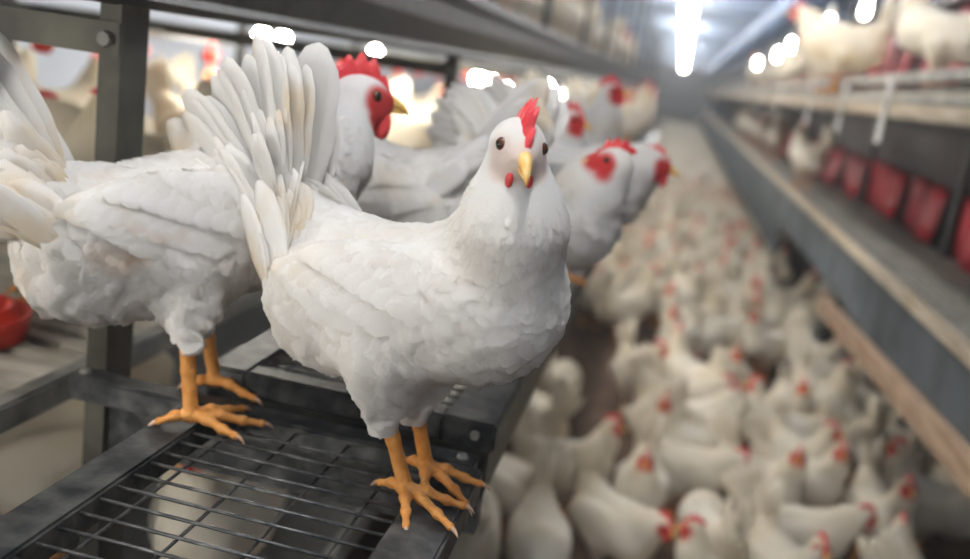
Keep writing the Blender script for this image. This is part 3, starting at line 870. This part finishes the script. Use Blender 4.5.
# ---- hen B, left, walking to the right
locB = np.array((-.492, .885, PZ)); rzB = math.radians(30); kB = 1.08
fa = to_local(on_z(190, 424, PZ), locB, rzB, kB); fb = to_local(on_z(214, 388, PZ), locB, rzB, kB)
hB = to_local(on_y(362, 98, 1.02), locB, rzB, kB)
HERO['B'] = build_hen('white_hen', dict(head=tuple(hB), neck=(hB[0] - .030, hB[1] * .6, hB[2] - .065), hyaw=2, hpitch=0, tail_ang=44, tail_len=.185, tail_spread=34, tail_n=22,
          comb_h=.026, skin_r=.018, nfe=5000, lift=.0028, wattle=1.0, redlobe=True, hs=1.2, tilt=20, bz=.012, rump=-.05), MATS_B, .0036, locB, rzB,
          'white hen with ruffled soiled feathers at the left edge, walking right on the near platform',
          feet=[dict(foot=tuple(fb[:2]), yaw=-8), dict(foot=tuple(fa[:2]), yaw=-6)], scale=kB)
# ---- hens behind on the raised platform
def mid_hen(px, Y, rzdeg, p, label, mats=MATS_R, z=PZ2, nfe=1500, head_px=True):
    rz = math.radians(rzdeg); pp = {**BASE, **p}
    h = on_y(px[0], px[1], Y)
    c, s = math.cos(rz), math.sin(rz); hl = pp['head']
    loc = (h[0] - (hl[0] * c - hl[1] * s), h[1] - (hl[0] * s + hl[1] * c), z)
    p = dict(p); p['head'] = (hl[0], hl[1], h[2] - z)
    if 'neck' not in p: p['neck'] = (hl[0] - .024, hl[1] * .5, max(.25, h[2] - z - .065))
    return build_hen('white_hen', dict(nfe=nfe, lift=.002, redlobe=True, **p), mats, .0055, loc, rz, label, leg_res=.0025,
                     feet=[dict(foot=(-.030, .030), yaw=8), dict(foot=(-.042, -.030), yaw=-8)])
mid_hen((612, 163), 1.22, -42, dict(tail_ang=28, head=(.140, .0, .31), hyaw=-126, hpitch=-4, comb_h=.020, wattle=1.), 'white hen in shade just right of the sharp hen, red face turned left')
mid_hen((655, 165), 1.62, -28, dict(tail_ang=28, head=(.165, -.0, .31), hyaw=25, hpitch=-4, comb_h=.022, wattle=1.), 'white hen with red face turned right, beside the shaded hen at the platform edge')
mid_hen((572, 120), 1.86, -72, dict(head=(.14, 0, .33), hyaw=66, hpitch=-6, comb_h=.022, tail_ang=30), 'blurred white hen looking right, just above and behind the sharp hen\'s comb', nfe=900)
mid_hen((612, 92), 2.16, -70, dict(head=(.135, 0, .37), hyaw=62, hpitch=10, comb_h=.026, tail_ang=30), 'tall blurred white hen stretching its neck under the left fascia beam', nfe=900)
locC = np.array((-.375, 1.215, PZ2))
build_hen('white_hen', dict(head=(.15, .0, .30), neck=(.125, 0, .26), hyaw=30, tail_ang=50, tail_len=.165, tail_spread=8, tail_n=8, coverts=30, saddle=10, nfe=2200, lift=.0025), MATS_R, .005, locC, math.radians(168),
          'white hen seen from behind, pointed tail raised, left of the sharp hen\'s head')

# ---- crowd variants (built once, then copied)
VAR = [dict(head=(.130, 0, .345), neck=(.115, 0, .285), hyaw=0),
       dict(head=(.125, .012, .345), neck=(.112, .004, .285), hyaw=55),
       dict(head=(.125, -.012, .345), neck=(.112, -.004, .285), hyaw=-60),
       dict(head=(.185, 0, .290), neck=(.140, 0, .262), hyaw=5, hpitch=-12),
       dict(head=(.200, .01, .105), neck=(.158, .003, .178), hyaw=10, hpitch=-55, tilt=-2),
       dict(head=(.145, 0, .385), neck=(.122, 0, .305), hyaw=-12, hpitch=6, tail_ang=72)]
PROTO = []
for i, v in enumerate(VAR):
    PROTO.append(build_hen('white_hen', dict(nfe=0, tail_n=8, tail_len=.15, comb_h=.022, wattle=1., skin_r=.018, hs=1.04, plump=1.03, **{k: q for k, q in v.items()}), MATS_C, .0095, (0, 0, 0), 0,
                           claws=False, eyes=True, separate_tail=False, leg_res=.004))
USED = [False] * len(VAR)
FAR_PARTS = ('body', 'tail', 'comb', 'leg')
def place(var, loc, rz, label, group=None, scale=1., detail=True):
    src = PROTO[var]
    r = src.copy(); COL.objects.link(r)
    r.location = loc; r.rotation_euler = (0, 0, rz); r.scale = (scale,) * 3
    r.name = 'white_hen'
    tag(r, label, 'hen', group)
    for ch in src.children:
        if not detail and ch.name.split('.')[0] not in FAR_PARTS: continue
        c = ch.copy(); COL.objects.link(c); c.parent = r
        for g in ch.children:
            if detail: d = g.copy(); COL.objects.link(d); d.parent = c
    return r

OCC = []          # discs already taken on the floor
def discs(x, y, rz, k=1.):
    c, s = math.cos(rz), math.sin(rz)
    return [(x + t * c * k, y + t * s * k, r * k) for t, r in ((-.12, .065), (-.03, .082), (.06, .082), (.125, .05))]
def free(x, y, rz, slack=1.0):
    O = np.array(OCC)
    if not len(O): return True
    O = O[np.abs(O[:, 1] - y) < .6]
    for a in discs(x, y, rz):
        if np.any((O[:, 0] - a[0]) ** 2 + (O[:, 1] - a[1]) ** 2 < ((O[:, 2] + a[2]) * slack) ** 2): return False
    return True

NEAR = [  # head pixel (x, y), local head height used, heading, variant, label
 ((651, 455), -92, 0, 'floor hen facing the lens head-on with round pear-shaped breast, near the bottom middle'),
 ((617, 427), 12, 0, 'floor hen in profile looking right at the edge of the bare dark litter'),
 ((680, 412), 195, 1, 'floor hen just behind the pear-shaped one, head turned, upright white tail to its right'),
 ((742, 462), -18, 3, 'floor hen leaning its red head right between two taller hens'),
 ((795, 446), -40, 2, 'upright floor hen with slim neck, right of the leaning hen, head to the right'),
 ((709, 516), 172, 0, 'floor hen looking left at the bottom edge, short white tail raised behind it'),
 ((858, 452), -28, 2, 'floor hen nearly beak to beak with its neighbour, on the left of that pair'),
 ((882, 448), 168, 0, 'floor hen nearly beak to beak with its neighbour, on the right of that pair'),
 ((894, 482), -80, 0, 'floor hen facing the lens near the brown timber board, behind a darker red head'),
 ((899, 526), 150, 2, 'floor hen with dark red comb low in the right corner, looking left'),
 ((824, 432), -60, 1, 'floor hen half hidden behind the upright slim-necked hen'),
 ((758, 384), 175, 0, 'floor hen looking left beside the second bare patch of litter'),
 ((725, 379), 5, 3, 'floor hen stretching right towards the second bare patch of litter'),
 ((802, 393), -85, 0, 'floor hen facing the lens between two upright white tails'),
 ((665, 354), -60, 1, 'floor hen with bright red comb at the upper edge of the bare litter'),
 ((737, 354), -95, 0, 'floor hen facing the lens in the third row of the crowd'),
 ((806, 556), -70, 0, 'floor hen cut by the bottom edge, only its red comb showing'),
]
def floor_from_head(px, var, rz):
    hl = {**BASE, **VAR[var]}['head']
    h = on_z(px[0], px[1], hl[2] * .96)
    c, s = math.cos(rz), math.sin(rz)
    return h[0] - (hl[0] * c - hl[1] * s), h[1] - (hl[0] * s + hl[1] * c)
FRONT = []
for px, hd, var, lb in NEAR:
    rz = math.radians(hd); x, y = floor_from_head(px, var, rz); FRONT.append([x, y, rz, var, lb])
BODY = [  # hens seen mostly from behind or above: foot point on the floor
 ((602, 585), -48, 3, 'floor hen turned away at the bottom, tall pointed tail rising before bare litter'),
 ((528, 600), -80, 4, 'floor hen with tail standing up at the bottom edge, beside the rail hen'),
 ((492, 548), 160, 0, 'floor hen pressed against the near platform, right under the sharp hen\'s toes'),
 ((548, 432), 75, 4, 'floor hen bending away below the sharp hen\'s breast'),
 ((778, 600), 4, 3, 'floor hen seen side on at the bottom edge, below the upright slim-necked hen'),
 ((938, 530), 100, 4, 'floor hen bending down below the brown timber board, round white rump showing'),
 ((898, 500), 85, 5, 'floor hen turned away with tall white neck at the dark gap by the board'),
 ((866, 455), 140, 4, 'floor hen bending with white tail raised, left of the dark gap by the board'),
]
for px, hd, var, lb in BODY:
    rz = math.radians(hd); q = on_z(px[0], px[1], 0); FRONT.append([q[0], q[1], rz, var, lb])
for it in range(120):            # nobody stands inside a neighbour: shuffle the front rows apart
    for i in range(len(FRONT)):
        for j in range(i):
            A, B = FRONT[i], FRONT[j]
            for a in discs(*A[:3]):
                for b in discs(*B[:3]):
                    dx, dy = a[0] - b[0], a[1] - b[1]; dd = math.hypot(dx, dy) + 1e-6; ov = (a[2] + b[2]) * .92 - dd
                    if ov > 0:
                        k = ov * .2 / dd; A[0] += dx * k; A[1] += dy * k; B[0] -= dx * k; B[1] -= dy * k
for x, y, rz, var, lb in FRONT:
    place(var, (x, y, 0), rz, lb, None, .97); OCC += discs(x, y, rz)
for (x, y, r) in ((-.02, 3.2, .20), (-.12, 3.55, .22), (-.1, 3.95, .24), (-.12, 4.35, .16), (.50, 4.15, .17)): OCC.append((x, y, r))     # bare litter patches
POSE = ['upright', 'head turned left', 'head turned right', 'neck forward', 'pecking', 'stretching tall']
def crowd_label(x, y, rz, var):
    a = math.degrees(rz) % 360
    way = 'facing right' if a < 45 or a >= 315 else 'facing away' if a < 135 else 'facing left' if a < 225 else 'facing the lens'
    side = 'by the left platforms' if x < -.12 else 'mid-aisle' if x < .42 else 'by the right ledge'
    deep = 'in the front rows' if y < 3.6 else 'behind the front rows' if y < 4.8 else 'halfway down the floor' if y < 7 else 'far down the floor'
    return 'cream hen %s, %s, %s %s' % (way, POSE[var], side, deep)
cnt = 0
for tries in range(26000):
    y = 2.0 + 9.0 * random.random() ** .9; x = random.uniform(-.32, .86)
    if y < 2.9 and -.3 < x < .86 and random.random() < .6: continue
    rz = random.uniform(0, 2 * math.pi)
    if not free(x, y, rz, .93): continue
    var = random.choices(range(6), (4, 3, 3, 3, 1, 3))[0]
    place(var, (x, y, 0), rz, crowd_label(x, y, rz, var), 'hens crowding the aisle floor', random.uniform(.92, 1.04), y < 5.5)
    OCC += discs(x, y, rz); cnt += 1
    if cnt >= 175: break

# hens farther down the aisle: too small to pick apart, one object
YMAX = max(b[1] for b in OCC)
lowm = []
for v in (VAR[0], VAR[2], VAR[3]):
    pp = {**BASE, **v, 'hip': [(0, .034), (0, -.034)]}
    V, Q, _ = surface_nets(hen_field(pp), (-.23, -.11, .0), (.24, .11, .41), .020); lowm.append((V, Q))
VV = []; QQ = []; k = 0; OCC2 = []
for tries in range(7000):
    y = random.uniform(YMAX + .35, YMAX + 20); x = random.uniform(-.30, .84); rz = random.uniform(0, 6.28)
    if any((x - a) ** 2 + (y - b) ** 2 < .055 for a, b in OCC2[-400:]): continue
    OCC2.append((x, y)); V, Q = random.choice(lowm)
    VV.append(V @ rot_z(math.degrees(rz)).T + (x, y, 0)); QQ.append(Q + k); k += len(V)
    if len(OCC2) > 380: break
tag(mesh_obj('far_hens', np.concatenate(VV), np.concatenate(QQ), M['crowd']), 'pale mass of distant hens filling the far end of the aisle floor', 'hens', None, 'stuff')

# ---- hens on the racks
def shelf(px, Y, z, rzdeg, var, label, sc=1., group=None, X=None):
    q = on_y(px[0], px[1], Y) if X is None else on_x(px[0], px[1], X)
    return place(var, (q[0], q[1], z), math.radians(rzdeg), label, group, sc)
def onshelf(x, y, z, rzdeg, var, label, sc=1., group=None, detail=True):
    return place(var, (x, y, z), math.radians(rzdeg), label, group, sc, detail)
DK = 1.462
rrp('perch', (.545, .5, 1.372), (.575, 30, 1.392), M['slat'], .003)
for Y in (2.9, 3.65, 4.55, 6.0, 7.5, 9): rrp('perch_bracket', (.575, Y, 1.372), (UX - .008, Y + .03, 1.39), M['pipe'])
onshelf(.56, 3.75, 1.392, 172, 3, 'pale hen standing side on at the front of the upper right ledge, looking left')
onshelf(.80, 3.30, 1.43, 150, 0, 'large pale hen at the top right corner on the upper right ledge')
onshelf(.78, 4.75, 1.43, 80, 4, 'pale hen behind the side-on hen on the upper right ledge')
for n_, (y, a, v) in enumerate(((5.4, 120, 0), (6.0, 200, 3), (6.6, 60, 1), (7.3, 250, 0), (8.0, 150, 2), (8.9, 100, 3), (9.9, 200, 0), (11.0, 90, 0))):
    onshelf(.78, y, 1.43, a, v, '%s blurred hen along the upper right ledge, beyond the side-on hen' % ORD[n_], 1., 'hens far along the upper right ledge', False)
q = on_x(800, 192, .74)
onshelf(q[0], q[1], .896, 115, 0, 'single cream hen standing on the lower right ledge before the red curtains', .95)
for n_, (y, a, v) in enumerate(((7.6, 80, 0), (8.8, 250, 3), (10.0, 140, 2), (11.4, 60, 0))):
    onshelf(.80, y, .896, a, v, '%s tiny blurred hen along the lower right ledge, beyond the single cream hen' % ORD[n_], 1., 'hens far along the lower right ledge', False)
# upper left tier
OCC.clear()
yy = 2.2; n_ = 0
while yy < 13:
    x = random.uniform(-.98, -.76)
    onshelf(x, yy, 1.491, random.uniform(0, 360), random.choice((0, 1, 2, 3, 5)), '%s hen from the near end on the top tier above the left fascia' % ORD[n_], 1., 'hens on the top tier of the left rack', yy < 5)
    yy += random.uniform(.25, .33); n_ += 1
# middle tier of the left rack
MIDL = [(-1.02, 1.30, 60, 0), (-1.10, 1.72, 200, 3), (-.93, 2.05, 20, 1), (-1.35, 2.05, 120, 0), (-1.02, 2.42, 300, 3), (-1.40, 2.55, 10, 2), (-1.7, 2.3, 80, 0), (-1.05, 2.85, 90, 0), (-1.5, 3.0, 220, 1),
        (-.95, 3.3, 20, 5), (-1.3, 3.45, 150, 0), (-1.75, 3.3, 40, 3), (-1.05, 3.8, 340, 2), (-1.55, 3.95, 100, 0), (-.98, 4.3, 190, 0), (-1.3, 4.6, 60, 1), (-1.0, 5.0, 250, 0), (-1.5, 5.2, 30, 3), (-1.0, 5.6, 80, 0), (-1.2, 6.2, 10, 2), (-.95, 6.8, 120, 0), (-1.75, 1.55, 160, 0), (-1.45, 1.25, 100, 3)]
for n_, (x, y, a, v) in enumerate(sorted(MIDL, key=lambda q: q[1])):
    onshelf(x, y, .824, a, v, '%s nearest blurred hen inside the middle tier of the left rack, %s' % (ORD[n_], POSE[v]), .97, 'hens inside the middle tier of the left rack', y < 4)
for n_, (y, a, v, x) in enumerate(((2.75, 40, 0, -.32), (3.2, 20, 1, -.36), (3.7, 70, 0, -.30), (4.2, 340, 2, -.34), (4.75, 30, 5, -.3), (5.4, 60, 0, -.33), (6.1, 20, 0, -.3))):
    onshelf(x, y, PZ2, a, v, '%s blurred hen along the far grid platforms of the left rack' % ORD[n_], 1., 'hens on the far grid platforms', y < 4)
# below the near platform
hl = VAR[0]['head']; rz = math.radians(-84); q = on_z(192, 444, .42 + hl[2])
onshelf(q[0] - hl[0] * math.cos(rz), q[1] - hl[0] * math.sin(rz), .42, -84, 0, 'hen on the lowest tier seen through the near wire grid, red comb showing')
onshelf(-1.02, 1.50, .42, 75, 4, 'hen bending on the lowest tier left of the olive post', .97)
onshelf(-.93, 1.18, .42, 60, 1, 'cream hen at the far left on the lowest tier under the grey rail', .97)
onshelf(-1.32, 1.80, .42, 110, 4, 'smaller cream hen behind the bending hen on the lowest tier', .97)

# ---- remove the unplaced prototypes
for r in PROTO:
    for ch in list(r.children):
        for g in list(ch.children): bpy.data.objects.remove(g)
        bpy.data.objects.remove(ch)
    bpy.data.objects.remove(r)
bpy.context.view_layer.update()
